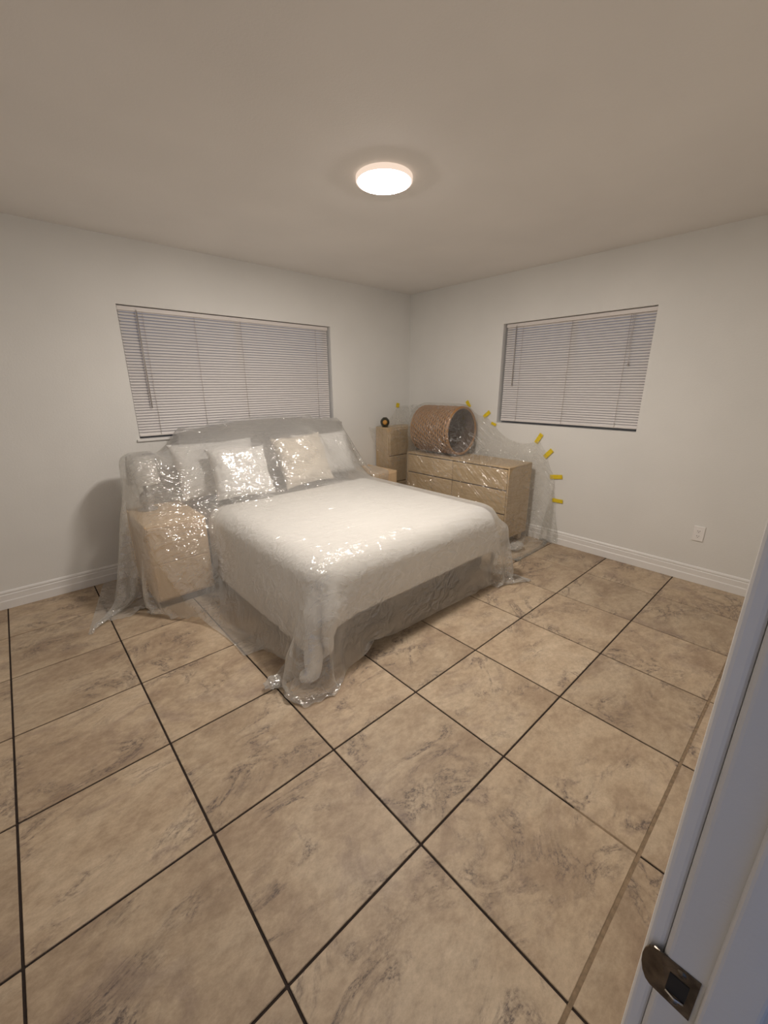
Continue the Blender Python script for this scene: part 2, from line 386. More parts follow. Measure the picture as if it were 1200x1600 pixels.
BB = [(0, 0), (0.015, 0), (0.015, 0.055), (0.0125, 0.060), (0.0115, 0.062), (0.0115, 0.092), (0.0125, 0.096), (0.0105, 0.101), (0.0065, 0.103), (0.0065, 0.107), (0.0098, 0.110), (0.0098, 0.117), (0.0070, 0.124), (0.0030, 0.128), (0, 0.129)]
e = 0.0005
for nm, a, b_, o_ in (('baseboard_back', (XL+0.016, -e, 0.001), (-e, -e, 0.001), (0, -1, 0)),
                      ('baseboard_right', (-e, -0.016, 0.001), (-e, YF+0.016, 0.001), (-1, 0, 0)),
                      ('baseboard_left', (XL+e, -e, 0.001), (XL+e, YF+e, 0.001), (1, 0, 0)),
                      ('baseboard_front', (DX1+0.075, YF+e, 0.001), (-e, YF+e, 0.001), (0, 1, 0))):
    tag(extrude_profile(nm, BB, a, b_, o_, M_TRIM), kind='structure')

# ------------------------------------------------------------------ door frame (right jamb beside the camera)
door = thing('door_1', (DX1, YF-0.06, 0), kind='structure')
def jamb_profile(sx, x):
    """jamb board with rounded edge and a stop, swept vertically; sx = +1 right jamb, -1 left jamb"""
    pr = [(0, -0.12)]
    for k in range(5):                                    # painted round-over at the room side
        a = math.pi/2*k/4; pr.append((0.006*(1-math.cos(a)), -0.006+0.006*math.sin(a)))
    pr += [(JT, 0.0), (JT, -0.12)]
    bm = bmesh.new()
    A = [bm.verts.new((x+sx*px, YF+py, 0.0)) for px, py in pr]; B = [bm.verts.new((x+sx*px, YF+py, DZ)) for px, py in pr]
    n = len(pr)
    for k in range(n): bm.faces.new((A[k], A[(k+1) % n], B[(k+1) % n], B[k]))
    bm.faces.new(A); bm.faces.new(B[::-1]); return bm
bm_obj('jamb', jamb_profile(1, DX1), M_JAMB, door); bm_obj('jamb', jamb_profile(-1, DX0), M_JAMB, door)
box('head_jamb', (DX0-JT, YF-0.12, DZ), (DX1+JT, YF, DZ+JT), M_JAMB, door, 0.003)
box('door_stop', (DX1-0.011, YF-0.068, 0.0), (DX1+0.001, YF-0.033, DZ), M_JAMB, door, 0.004, 3)
box('door_stop', (DX0-0.001, YF-0.068, 0.0), (DX0+0.011, YF-0.033, DZ), M_JAMB, door, 0.004, 3)
box('door_stop', (DX0+0.011, YF-0.068, DZ-0.011), (DX1-0.011, YF-0.033, DZ+0.001), M_JAMB, door, 0.004, 3)
def casing(name, x0, x1, z0, z1, horizontal=False):
    bm = bmesh.new(); add_box(bm, (x0, YF, z0), (x1, YF+0.016, z1), 0.005, 3)
    return bm_obj(name, bm, M_TRIM, door)
casing('casing', DX1+0.006, DX1+0.066, 0.0, DZ+0.066); casing('casing', DX0-0.066, DX0-0.006, 0.0, DZ+0.066)
casing('casing', DX0-0.006, DX1+0.006, DZ+0.006, DZ+0.066)
# strike plate with a rounded lip, a latch hole and two screws
bm = bmesh.new(); zc = 0.903; hz = 0.0285; x = DX1-0.0012
pts = []
yb, yf = YF-0.030, YF+0.015
outline = [(yb, zc-hz), (yb, zc+hz)]
for k in range(9):
    a = math.pi/2 - math.pi*k/8; outline.append((yf-0.012+0.012*math.cos(a), zc+math.sin(a)*hz*0.93))
def curl(y): d = max(0.0, y-YF); return d*d*18
front = [bm.verts.new((x+curl(y), y, z)) for y, z in outline]; back = [bm.verts.new((x+0.0016+curl(y), y, z)) for y, z in outline]
cen_f = bm.verts.new((x, YF-0.006, zc)); cen_b = bm.verts.new((x+0.0016, YF-0.006, zc))
n = len(outline)
for k in range(n):
    k2 = (k+1) % n
    bm.faces.new((front[k], front[k2], cen_f)); bm.faces.new((back[k2], back[k], cen_b)); bm.faces.new((front[k], back[k], back[k2], front[k2]))
strike = bm_obj('strike_plate', bm, M_STRIKE, door); strike['label'] = 'tarnished dark metal strike plate'
box('latch_hole', (x-0.0006, YF-0.024, zc-0.0125), (x+0.001, YF-0.008, zc+0.0125), M_STRIKE_D, strike, 0.0004)
bm = bmesh.new(); add_tube(bm, [(x-0.0012, YF-0.0235, zc-0.0125), (x-0.0022, YF-0.016, zc-0.0138), (x-0.0012, YF-0.0085, zc-0.0125)], 0.0012, 6)
bm_obj('hole_lip', bm, plain('worn_bright_metal', (0.6, 0.58, 0.55), 0.25, 1.0), strike, True)
for zz in (zc-0.021, zc+0.021):
    lathe('screw', [(0, 0.0012), (0.0032, 0.0009), (0.0042, 0)], (0, 0, 0), M_STRIKE, strike, 12,
          Matrix.Translation((x, YF-0.016, zz)) @ Matrix.Rotation(-math.pi/2, 4, 'Y'))

# ------------------------------------------------------------------ windows
def window(name, axis, a0, a1, z0, z1, sill):
    """aluminium slider set into the wall; axis 'x' = back wall, 'y' = right wall"""
    def P(a, d, z): return (a, d, z) if axis == 'x' else (d, a, z)
    t = thing(name, P((a0+a1)/2, 0.10, z0), kind='structure')
    def bx(nm, A0, A1, D0, D1, Z0, Z1, m, bev=0.002):
        lo, hi = P(A0, D0, Z0), P(A1, D1, Z1)
        return box(nm, [min(p, q) for p, q in zip(lo, hi)], [max(p, q) for p, q in zip(lo, hi)], m, t, bev, 1)
    f = 0.03; d0, d1 = 0.085, 0.125
    bx('window_frame', a0, a1, d0, d1, z0, z0+f, M_ALU); bx('window_frame', a0, a1, d0, d1, z1-f, z1, M_ALU)
    bx('window_frame', a0, a0+f, d0, d1, z0+f, z1-f, M_ALU); bx('window_frame', a1-f, a1, d0, d1, z0+f, z1-f, M_ALU)
    mid = (a0+a1)/2
    bx('meeting_rail', mid-0.018, mid+0.018, d0+0.004, d1-0.004, z0+f, z1-f, M_ALU)
    bx('pane', a0+f, mid-0.018, 0.103, 0.107, z0+f, z1-f, M_GLASS, 0); bx('pane', mid+0.018, a1-f, 0.103, 0.107, z0+f, z1-f, M_GLASS, 0)
    if sill: bx('window_sill', a0-0.02, a1+0.02, -0.016, 0.085, z0-0.018, z0+0.001, M_TRIM, 0.003)
    return t
window('window_1', 'x', W1['x0'], W1['x1'], W1['z0'], W1['z1'], True)
window('window_2', 'y', W2['y0'], W2['y1'], W2['z0'], W2['z1'], False)

def blind(label, axis, a0, a1, z0, z1, ladders, wand, cord, gap_bottom, d0=0.03):
    def P(a, d, z): return Vector((a, d, z)) if axis == 'x' else Vector((d, a, z))
    root = thing('mini_blind', P((a0+a1)/2, d0+0.0125, z0), label, 'blind')
    def bx(nm, A0, A1, D0, D1, Z0, Z1, m, bev=0.003):
        lo, hi = P(A0, D0, Z0), P(A1, D1, Z1)
        return box(nm, [min(p, q) for p, q in zip(lo, hi)], [max(p, q) for p, q in zip(lo, hi)], m, root, bev, 2)
    zt = z1-0.005
    bx('head_rail', a0, a1, d0-0.004, d0+0.026, zt-0.030, zt, M_RAIL)
    zb = z0+gap_bottom
    bx('bottom_rail', a0+0.004, a1-0.004, d0+0.002, d0+0.022, zb, zb+0.013, M_RAIL)
    # one slat, curved, tilted nearly closed; shared mesh
    pitch = 0.0208; tilt = math.radians(55); wd = 0.0250; nseg = 4
    bm = bmesh.new(); rows = []
    for th in (0.0, 0.0008):
        for k in range(nseg+1):
            s = (k/nseg-0.5)*wd; bow = 0.0022*(1-(2*k/nseg-1)**2) + th
            # local: along s tilted down toward the room
            d = -s*math.cos(tilt) - bow*math.sin(tilt); z = -s*math.sin(tilt)*(-1)*(-1) + bow*math.cos(tilt)
            rows.append([bm.verts.new(P(sa*((a1-a0)/2-0.004), d, z)) for sa in (-1, 1)])
    m_ = nseg+1
    for k in range(nseg):
        bm.faces.new((rows[k][0], rows[k][1], rows[k+1][1], rows[k+1][0])); bm.faces.new((rows[m_+k][0], rows[m_+k+1][0], rows[m_+k+1][1], rows[m_+k][1]))
    bm.faces.new((rows[0][0], rows[m_][0], rows[m_][1], rows[0][1])); bm.faces.new((rows[nseg][0], rows[nseg][1], rows[m_+nseg][1], rows[m_+nseg][0]))
    bmesh.ops.recalc_face_normals(bm, faces=bm.faces)
    me = bpy.data.meshes.new('slat'); bm.to_mesh(me); bm.free(); me.materials.append(M_SLAT)
    for p in me.polygons: p.use_smooth = False
    z = zb+0.022
    while z < zt-0.026:
        o = bpy.data.objects.new('slat', me); COL.objects.link(o); o.parent = root
        o.location = P(0, 0, z-z0) if axis == 'x' else P(0, 0, z-z0)
        o.rotation_euler = (0, random.uniform(-0.0004, 0.0004), 0) if axis == 'x' else (random.uniform(-0.0004, 0.0004), 0, 0)
        z += pitch
    dc = d0-0.0015
    for a in ladders:
        tube('ladder_cord', [P(a, dc, zt-0.03), P(a, dc, zb+0.005)], 0.0014, M_CORD, root, 5)
    a, zl = wand
    w_ = tube('tilt_wand', [P(a, d0-0.012, zt-0.035), P(a, d0-0.012, zl)], 0.0042, M_WAND, root, 6)
    tube('wand_hook', [P(a, d0-0.003, zt-0.020), P(a, d0-0.013, zt-0.024), P(a, d0-0.012, zt-0.040)], 0.002, M_ALU, w_, 5)
    for k, (a, zl) in enumerate(cord):
        c_ = tube('lift_cord', [P(a, d0-0.006, zt-0.03), P(a+(0.004 if k else -0.003), d0-0.008, (zt+zl)/2), P(a, d0-0.007, zl)], 0.0017, M_CORD, root, 5)
        if k == len(cord)-1:
            lathe('tassel', [(0, 0.03), (0.003, 0.028), (0.006, 0.0), (0, -0.001)], P(a, d0-0.007, zl-0.022), M_WAND, c_, 10)
    return root
blind('wide white mini blind closed over the window behind the bed', 'x', W1['x0']+0.006, W1['x1']-0.016, W1['z0'], W1['z1'],
      [-2.783, -2.417, -2.038, -1.287], (-2.822, 1.30), [], 0.016)
blind('narrower white mini blind closed over the window beside the yellow tape', 'y', W2['y0']+0.006, W2['y1']-0.020, W2['z0'], W2['z1'],
      [-1.43, -1.885, -2.335], (-1.366, 1.45), [(-2.352, 1.72), (-2.368, 1.62)], 0.02)

# ------------------------------------------------------------------ ceiling light
LX, LY = -2.056, -1.818
lamp = thing('ceiling_light', (LX, LY, H), 'round flush ceiling light with a glowing white diffuser', 'ceiling light')
lathe('trim_ring', [(0.0, 0.0), (0.138, 0.0), (0.1405, -0.003), (0.1405, -0.021), (0.138, -0.0235), (0.133, -0.0235), (0.133, -0.012), (0.0, -0.012)], (LX, LY, H), M_LRING, lamp, 64)
lathe('diffuser', [(0.0, -0.030), (0.07, -0.0295), (0.115, -0.028), (0.129, -0.0255), (0.1325, -0.022), (0.1325, -0.0125), (0.0, -0.0125)], (LX, LY, H), M_EMIT, lamp, 64)

# ------------------------------------------------------------------ wall outlet
oy, oz = -3.054, 0.387
out = thing('wall_outlet', (-0.001, oy, oz-0.057), 'white duplex wall outlet above the baseboard', 'outlet')
box('cover_plate', (-0.0085, oy-0.035, oz-0.057), (-0.0005, oy+0.035, oz+0.057), M_PLATE, out, 0.003, 2)
for dz in (-0.0195, 0.0195):
    rc = box('receptacle', (-0.0098, oy-0.0165, oz+dz-0.0140), (-0.006, oy+0.0165, oz+dz+0.0140), M_PLATE, out, 0.002, 2)
    for dy, hh in ((-0.0063, 0.0045), (0.0063, 0.0038)):
        box('slot', (-0.0101, oy+dy-0.0013, oz+dz+0.003-hh), (-0.0094, oy+dy+0.0013, oz+dz+0.003+hh), M_SLOT, rc)
    lathe('ground_hole', [(0, 0.0003), (0.0026, 0.0002), (0.0026, -0.0005)], (0, 0, 0), M_SLOT, rc, 10, Matrix.Translation((-0.0099, oy, oz+dz-0.0075)) @ Matrix.Rotation(-math.pi/2, 4, 'Y'))
lathe('screw', [(0, 0.0008), (0.0025, 0.0006), (0.003, 0)], (0, 0, 0), M_PLATE, out, 12, Matrix.Translation((-0.0076, oy, oz)) @ Matrix.Rotation(-math.pi/2, 4, 'Y'))

# ------------------------------------------------------------------ furniture
def cabinet_fronts(root, face, fixed, a0, a1, rows, mat, gap=0.004, proud=0.006, name='drawer'):
    """drawer fronts on a cabinet face; face 'x' = front plane x=fixed looking to -x, 'y' = front plane y=fixed looking to -y"""
    for z0, z1 in rows:
        bm = bmesh.new()
        lo = (fixed-proud, a0+gap, z0+gap) if face == 'x' else (a0+gap, fixed-proud, z0+gap)
        hi = (fixed+0.012, a1-gap, z1-gap) if face == 'x' else (a1-gap, fixed+0.012, z1-gap)
        add_box(bm, lo, hi, 0.004, 2); bm_obj(name, bm, mat, root)

DF, DR, DLft, DB, DT = -0.48, -1.72, -0.45, 0.078, 0.762
dresser = thing('dresser', ((DF-0.09)/2, (DR+DLft)/2, 0), 'long light oak six-drawer dresser under clear plastic against the wall', 'dresser')
bm = bmesh.new()
t_ = 0.016
add_box(bm, (DF, DR, DT-t_), (-0.09, DLft, DT), 0.003, 1); add_box(bm, (DF, DR, DB), (-0.09, DLft, DB+t_), 0.003, 1)
add_box(bm, (DF, DR, DB+t_), (-0.09, DR+t_, DT-t_), 0.002, 1); add_box(bm, (DF, DLft-t_, DB+t_), (-0.09, DLft, DT-t_), 0.002, 1)
add_box(bm, (-0.10, DR+t_, DB+t_), (-0.09, DLft-t_, DT-t_))
bm_obj('carcass', bm, M_OAK_V, dresser)
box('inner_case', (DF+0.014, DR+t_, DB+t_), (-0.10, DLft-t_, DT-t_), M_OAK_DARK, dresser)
ymid = -1.085; zr = [DB+t_+0.002, 0.322, 0.548, DT-t_-0.002]
for y0, y1 in ((DR+t_, ymid), (ymid, DLft-t_)):
    for k in range(3):
        d = bmesh.new(); add_box(d, (DF-0.001, y0+0.003, zr[k]+0.0035), (DF+0.016, y1-0.003, zr[k+1]-0.0065), 0.005, 2)
        dr = bm_obj('drawer', d, M_OAK, dresser)
        box('finger_groove', (DF+0.004, y0+0.003, zr[k+1]-0.007), (DF+0.016, y1-0.003, zr[k+1]-0.0005), M_OAK_DARK, dr)
for x_, y_ in ((DF+0.05, DR+0.06), (-0.14, DR+0.06), (DF+0.05, DLft-0.06), (-0.14, DLft-0.06)):
    box('leg', (x_-0.03, y_-0.03, 0.0005), (x_+0.03, y_+0.03, DB), M_OAK_V, dresser, 0.004)

chest = thing('corner_chest', (-0.33, -0.12, 0), 'tall narrow light oak chest with rounded drawer fronts in the room corner', 'cabinet')
box('carcass', (-0.565, -0.225, 0.05), (-0.10, -0.02, 1.01), M_OAK_V, chest, 0.006)
for z0, z1 in ((0.07, 0.38), (0.38, 0.69), (0.69, 0.995)):
    bm = bmesh.new(); add_box(bm, (-0.548, -0.240, z0+0.006), (-0.117, -0.224, z1-0.006), 0.007, 3); bm_obj('drawer', bm, M_OAK_V, chest)
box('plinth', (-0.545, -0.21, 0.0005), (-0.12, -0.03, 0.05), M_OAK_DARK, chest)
jar = thing('round_jar', (-0.525, -0.135, 1.011), 'small dark round jar with an amber front on the corner chest', 'jar')
prof = [(0, 0), (0.030, 0.001)] + [(0.052*math.sin(a), 0.054-0.052*math.cos(a)) for a in np.linspace(0.75, 2.55, 10)] + [(0.022, 0.106), (0.018, 0.106), (0.018, 0.09), (0, 0.09)]
lathe('jar_body', prof, (-0.525, -0.135, 1.011), M_JAR, jar, 32)
dv = (CAM-Vector((-0.525, -0.135, 1.065))).normalized(); q = dv.to_track_quat('Z', 'Y').to_matrix().to_4x4()
lathe('amber_disc', [(0, 0.056), (0.018, 0.054), (0.026, 0.047), (0.024, 0.044), (0, 0.044)], (0, 0, 0), M_AMBER, jar, 24, Matrix.Translation((-0.525, -0.135, 1.062)) @ q)

def nightstand(x0, x1, yb, yf, label):
    t = thing('nightstand', ((x0+x1)/2, (yb+yf)/2, 0), label, 'nightstand', 'nightstands either side of the bed')
    box('carcass', (x0, yf, 0.06), (x1, yb, 0.60), M_NIGHT, t, 0.008, 3)
    for z0, z1 in ((0.072, 0.33), (0.33, 0.588)):
        bm = bmesh.new(); add_box(bm, (x0+0.012, yf-0.006, z0+0.003), (x1-0.012, yf+0.01, z1-0.003), 0.004, 2); bm_obj('drawer', bm, M_NIGHT, t)
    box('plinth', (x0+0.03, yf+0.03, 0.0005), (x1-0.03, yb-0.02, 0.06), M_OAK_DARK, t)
    return t
nightstand(-3.17, -2.79, -0.20, -0.76, 'plastic-draped tan nightstand standing away from the dresser, lamp on top')
nightstand(-1.04, -0.715, -0.06, -0.53, 'plastic-draped tan nightstand squeezed between bed and dresser')

tl = thing('table_lamp', (-3.04, -0.33, 0.6), 'table lamp with white drum shade hidden under the plastic on nightstand', 'lamp')
lathe('lamp_base', [(0, 0), (0.06, 0.001), (0.062, 0.01), (0.03, 0.02), (0.05, 0.06), (0.045, 0.11), (0.012, 0.14), (0.010, 0.18), (0, 0.18)], (-3.04, -0.33, 0.6005), M_LAMPBASE, tl, 24)
lathe('lamp_shade', [(0.105, 0.20), (0.085, 0.40), (0.082, 0.40), (0.102, 0.20), (0.105, 0.20)], (-3.04, -0.33, 0.6), M_SHADE, tl, 32)

# ---- bed
BX0, BX1, BYF, BYB = -2.655, -1.155, -1.985, -0.115
XC = (BX0+BX1)/2
bed = thing('bed', (XC, (BYF+BYB)/2, 0), 'queen bed with dark base and grey arched headboard under plastic sheet', 'bed')
box('bed_base', (BX0+0.01, BYF+0.03, 0.07), (BX1-0.01, BYB, 0.30), M_BASE, bed, 0.02, 3)
for x_ in (BX0+0.09, BX1-0.09):
    for y_ in (BYF+0.11, BYB-0.1):
        lathe('leg', [(0, 0.0005), (0.022, 0.0005), (0.03, 0.07), (0, 0.07)], (x_, y_, 0), M_OAK_DARK, bed, 16)
box('mattress', (BX0, BYF, 0.30), (BX1, BYB, 0.535), M_MATT, bed, 0.06, 4, True)
def head_z(x):
    u = (x-XC-0.02)/0.86
    return 1.185 - 0.085*u*u
bm = bmesh.new(); nA = 24; top = []
for y_ in (-0.105, -0.03):
    lowr = []; topr = []
    for k in range(nA+1):
        x_ = XC-0.80+1.60*k/nA
        lowr.append(bm.verts.new((x_, y_, 0.08))); topr.append(bm.verts.new((x_, y_, head_z(x_)-0.012)))
    top.append((lowr, topr))
(l0, t0), (l1, t1) = top
for k in range(nA):
    bm.faces.new((l0[k], l0[k+1], t0[k+1], t0[k])); bm.faces.new((l1[k+1], l1[k], t1[k], t1[k+1]))
    bm.faces.new((t0[k], t0[k+1], t1[k+1], t1[k])); bm.faces.new((l0[k+1], l0[k], l1[k], l1[k+1]))
bm.faces.new((l0[0], t0[0], t1[0], l1[0])); bm.faces.new((l0[-1], l1[-1], t1[-1], t0[-1]))
bm_obj('headboard', bm, M_HEAD, bed)

# ------------------------------------------------------------------ cloth solver (position based, vectorised)
def rbox(lo, hi, r, rot=None):
    lo = np.array(lo, np.float32); hi = np.array(hi, np.float32)
    return ('box', (lo+hi)/2, (hi-lo)/2, r, rot)
def collide(Q, P, cols, off, mu):
    touched = np.zeros(len(Q), bool)
    for c in cols:
        if c[0] == 'box':
            _, cen, half, r, rot = c
            rad = float(np.linalg.norm(half)) + off
            d0 = Q-cen
            near = np.nonzero((np.abs(d0) < rad).all(1))[0]
            if len(near) == 0: continue
            d = d0[near]
            if rot is not None: d = d @ rot
            sg = np.sign(d); sg[sg == 0] = 1; q = np.abs(d)-(half-r)
            qp = np.maximum(q, 0); ln = np.linalg.norm(qp, axis=1); mx = q.max(1)
            dist = np.where(mx > 0, ln, mx) - r
            hit = dist < off
            if not hit.any(): continue
            ii = near[hit]; qp = qp[hit]; ln = ln[hit]; q = q[hit]; sg = sg[hit]
            nrm = np.where((ln > 1e-6)[:, None], qp/np.maximum(ln, 1e-6)[:, None], np.eye(3, dtype=np.float32)[q.argmax(1)])*sg
            if rot is not None: nrm = nrm @ rot.T
            Q[ii] += nrm*(off-dist[hit])[:, None]
            touched[ii] = True
        elif c[0] == 'cyl':
            _, a, ax, Ln, R = c
            d = Q-a; s = d @ ax; rad = d - s[:, None]*ax; rl = np.linalg.norm(rad, axis=1)
            hit = (rl < R+off) & (s > -off) & (s < Ln+off)
            ii = np.nonzero(hit)[0]
            if len(ii) == 0: continue
            pr = R+off-rl[ii]; p0 = s[ii]+off
            rn = rad[ii]/np.maximum(rl[ii], 1e-6)[:, None]
            use0 = p0 < pr
            Q[ii] += np.where(use0[:, None], -ax*p0[:, None], rn*pr[:, None]); touched[ii] = True
        elif c[0] == 'plane':
            _, nv, dd, m_ = c
            d = Q @ nv - dd; hit = d < off*0.6
            ii = np.nonzero(hit)[0]
            Q[ii] += nv*(off*0.6-d[ii])[:, None]; touched[ii] = True
    t = np.nonzero(touched)[0]
    Q[t] -= (Q[t]-P[t])*mu
def pbd(P, rest, cols, steps, iters, off=0.006, mu=0.25, pins=None, bend=0.0, shear=0.6, damp=0.97, comp=1.0, mask=None, grav=9.8):
    P = P.astype(np.float32).copy(); n, m = P.shape[:2]; V = np.zeros_like(P); dt = 1/60.0
    rd = [rest, rest, rest*math.sqrt(2)]
    sl = []
    for par in (0, 1):
        sl.append((np.s_[par:n-1:2, :], np.s_[par+1:n:2, :], rest, 1.0))
        sl.append((np.s_[:, par:m-1:2], np.s_[:, par+1:m:2], rest, 1.0))
    if shear:
        for par in (0, 1):
            sl.append((np.s_[par:n-1:2, :-1], np.s_[par+1:n:2, 1:], rest*1.41421, shear)); sl.append((np.s_[par:n-1:2, 1:], np.s_[par+1:n:2, :-1], rest*1.41421, shear))
    if bend:
        for par in range(4):
            sl.append((np.s_[par:n-2:4, :], np.s_[par+2:n:4, :], rest*2, bend)) if par < n-2 else None
            sl.append((np.s_[:, par:m-2:4], np.s_[:, par+2:m:4], rest*2, bend)) if par < m-2 else None
    WT = []
    for a, b, r_, k_ in sl:
        if mask is None: WT.append(1.0); continue
        A, B = mask[a], mask[b]; k0 = min(A.shape[0], B.shape[0]); k1 = min(A.shape[1], B.shape[1])
        WT.append((A[:k0, :k1] & B[:k0, :k1]).astype(np.float32)[..., None])
    for st in range(steps):
        V[..., 2] -= grav*dt; V *= damp
        sp = np.linalg.norm(V, axis=2, keepdims=True); V *= np.minimum(1, 2.5/np.maximum(sp, 1e-6))
        Q = P + V*dt
        for it in range(iters):
            for (a, b, r_, k_), w_ in zip(sl, WT):
                A = Q[a]; B = Q[b]
                k0 = min(A.shape[0], B.shape[0]); k1 = min(A.shape[1], B.shape[1]); A = A[:k0, :k1]; B = B[:k0, :k1]
                d = B-A; ln = np.sqrt((d*d).sum(2, keepdims=True)); ln = np.maximum(ln, 1e-6)
                s_ = 1-r_/ln
                s_ = np.where(s_ < 0, s_*comp, s_)*(0.5*k_)*w_
                c = d*s_
                A += c; B -= c
            if pins is not None: Q[pins[0]] = pins[1]
            if it % 2 == 1 or it == iters-1:
                f = Q.reshape(-1, 3); collide(f, P.reshape(-1, 3), cols, off, mu if it == iters-1 else 0.0)
        if pins is not None: Q[pins[0]] = pins[1]
        V = (Q-P)/dt; P = Q
    return P
def refine(P):
    n, m = P.shape[:2]; R = np.zeros((2*n-1, 2*m-1, 3), np.float32)
    R[::2, ::2] = P; R[1::2, ::2] = (P[1:]+P[:-1])/2; R[:, 1::2] = (R[:, 2::2]+R[:, :-1:2])/2
    return R
FLOOR = ('plane', np.array([0, 0, 1], np.float32), 0.0, 0)
WALLB = ('plane', np.array([0, -1, 0], np.float32), 0.0, 0)
WALLR = ('plane', np.array([-1, 0, 0], np.float32), 0.0, 0)

# ---- comforter
def wrap_init(gx, gy, x0, x1, yf, ztop, slope=0.12):
    """flat over the footprint, folded straight down past its edges"""
    X, Y = np.meshgrid(gx, gy, indexing='ij')
    cx = np.clip(X, x0, x1); cy = np.maximum(Y, yf); ex, ey = X-cx, Y-cy; e_ = np.hypot(ex, ey)
    k = np.maximum(e_, 1e-6)
    P = np.stack([cx+ex/k*e_*slope, cy+ey/k*e_*slope, ztop-e_*0.99], -1)
    # gathered pleats in the corners where there is spare cloth
    th = np.arctan2(ey, ex); cor = np.minimum(np.abs(ex), np.abs(ey))
    P[..., 0] += cor*0.5*np.sin(th*9); P[..., 1] += cor*0.5*np.cos(th*9)
    P[..., 2] += np.random.rand(*X.shape)*0.008
    return P.astype(np.float32)
rs = 0.05
nx, ny = int(2.20/rs)+1, int(1.74/rs)+1
gx = XC-0.09 + (np.arange(nx)-(nx-1)/2)*rs; gy = -0.52 - np.arange(ny)*rs
P0 = wrap_init(gx, gy, BX0-0.03, BX1+0.03, BYF-0.03, 0.60)
cols = [rbox((BX0, BYF, 0.05), (BX1, BYB, 0.535), 0.07), FLOOR, rbox((-3.17, -0.77, 0), (-2.79, -0.2, 0.6), 0.01), rbox((-1.04, -0.53, 0), (-0.715, -0.06, 0.6), 0.01)]
Pc = pbd(P0, rs, cols, 70, 14, off=0.035, mu=0.5, bend=0.2, shear=0.3, damp=0.93, grav=5)
Pc = refine(Pc); Pc = pbd(Pc, rs/2, cols, 40, 14, off=0.040, mu=0.5, bend=0.25, shear=0.3, damp=0.9, grav=5)
lim = np.float32(BYF-0.046) - np.clip((np.float32(BX0+0.05)-Pc[..., 0])*4, 0, 1)*0.5
Pc[..., 1] = np.maximum(Pc[..., 1], lim)
lim = np.float32(BX0-0.050) - np.clip((np.float32(BYF+0.05)-Pc[..., 1])*4, 0, 1)*0.5
Pc[..., 0] = np.maximum(Pc[..., 0], lim)
me = grid_mesh('comforter', Pc); me.materials.append(M_COMF)
comf = mesh_obj('comforter', me, None); tag(comf, 'puffy white comforter draped over the bed with one corner hanging', 'comforter')
so = comf.modifiers.new('thickness', 'SOLIDIFY'); so.thickness = 0.05; so.offset = 0.0
sb = comf.modifiers.new('smooth', 'SUBSURF'); sb.levels = 1; sb.render_levels = 1

# ---- pillows
def pillow(name, wd, ht, th, loc, tilt, yaw, roll, mat, label, rough=0.006, seed=0, group=None):
    n = 28; bm = bmesh.new(); G = {}
    for side in (1, -1):
        for i in range(n+1):
            for j in range(n+1):
                u, v = 2*i/n-1, 2*j/n-1
                edge = i in (0, n) or j in (0, n)
                if edge and side == -1: G[(side, i, j)] = G[(1, i, j)]; continue
                pin = 1-0.10*(1-abs(v)**2)*abs(u)**4; pin2 = 1-0.10*(1-abs(u)**2)*abs(v)**4
                t_ = th/2*max(0, (1-abs(u)**3.2))**0.55*max(0, (1-abs(v)**3.2))**0.55
                nz = noise.noise(Vector((u*2.2+seed, v*2.2, side*3.1)))*rough*2 + noise.noise(Vector((u*7+seed, v*7, side*1.1)))*rough
                G[(side, i, j)] = bm.verts.new((u*wd/2*pin, side*(t_+nz*(0 if edge else 1)), v*ht/2*pin2))
    for side in (1, -1):
        for i in range(n):
            for j in range(n):
                f = (G[(side, i, j)], G[(side, i+1, j)], G[(side, i+1, j+1)], G[(side, i, j+1)])
                bm.faces.new(f)
    R = Matrix.Rotation(yaw, 4, 'Z') @ Matrix.Rotation(tilt, 4, 'X') @ Matrix.Rotation(roll, 4, 'Y')
    bmesh.ops.transform(bm, matrix=R, verts=bm.verts)
    o = bm_obj(name, bm, mat, None, True); o.location = loc
    o.modifiers.new('smooth', 'SUBSURF').render_levels = 1
    tag(o, label, 'pillow', group)
    R3 = np.array(R.to_3x3(), np.float32)
    c = np.array(loc, np.float32); half = np.array((wd/2*0.93, th/2*0.78, ht/2*0.93), np.float32)
    return ('box', c, half, min(half)*0.9, R3)
PIL = []
PIL.append(pillow('pillow', 0.70, 0.46, 0.20, (-2.49, -0.305, 0.835), math.radians(-24), 0.03, 0.0, M_PIL_W, 'white pillow leaning on the headboard above the lamp nightstand', 0.010, 1))
PIL.append(pillow('pillow', 0.47, 0.42, 0.17, (-2.41, -0.55, 0.825), math.radians(-28), -0.05, 0.02, M_PIL_W, 'white square pillow propped beside the cream plush pillow', 0.012, 5))
PIL.append(pillow('throw_pillow', 0.50, 0.46, 0.18, (-1.83, -0.51, 0.845), math.radians(-25), 0.0, -0.05, M_PIL_C, 'cream plush throw pillow in front on the bed', 0.014, 9))
PIL.append(pillow('pillow', 0.64, 0.44, 0.18, (-1.46, -0.29, 0.83), math.radians(-24), 0.0, 0.0, M_PIL_W, 'white pillow half hidden behind the cream plush pillow', 0.008, 13))

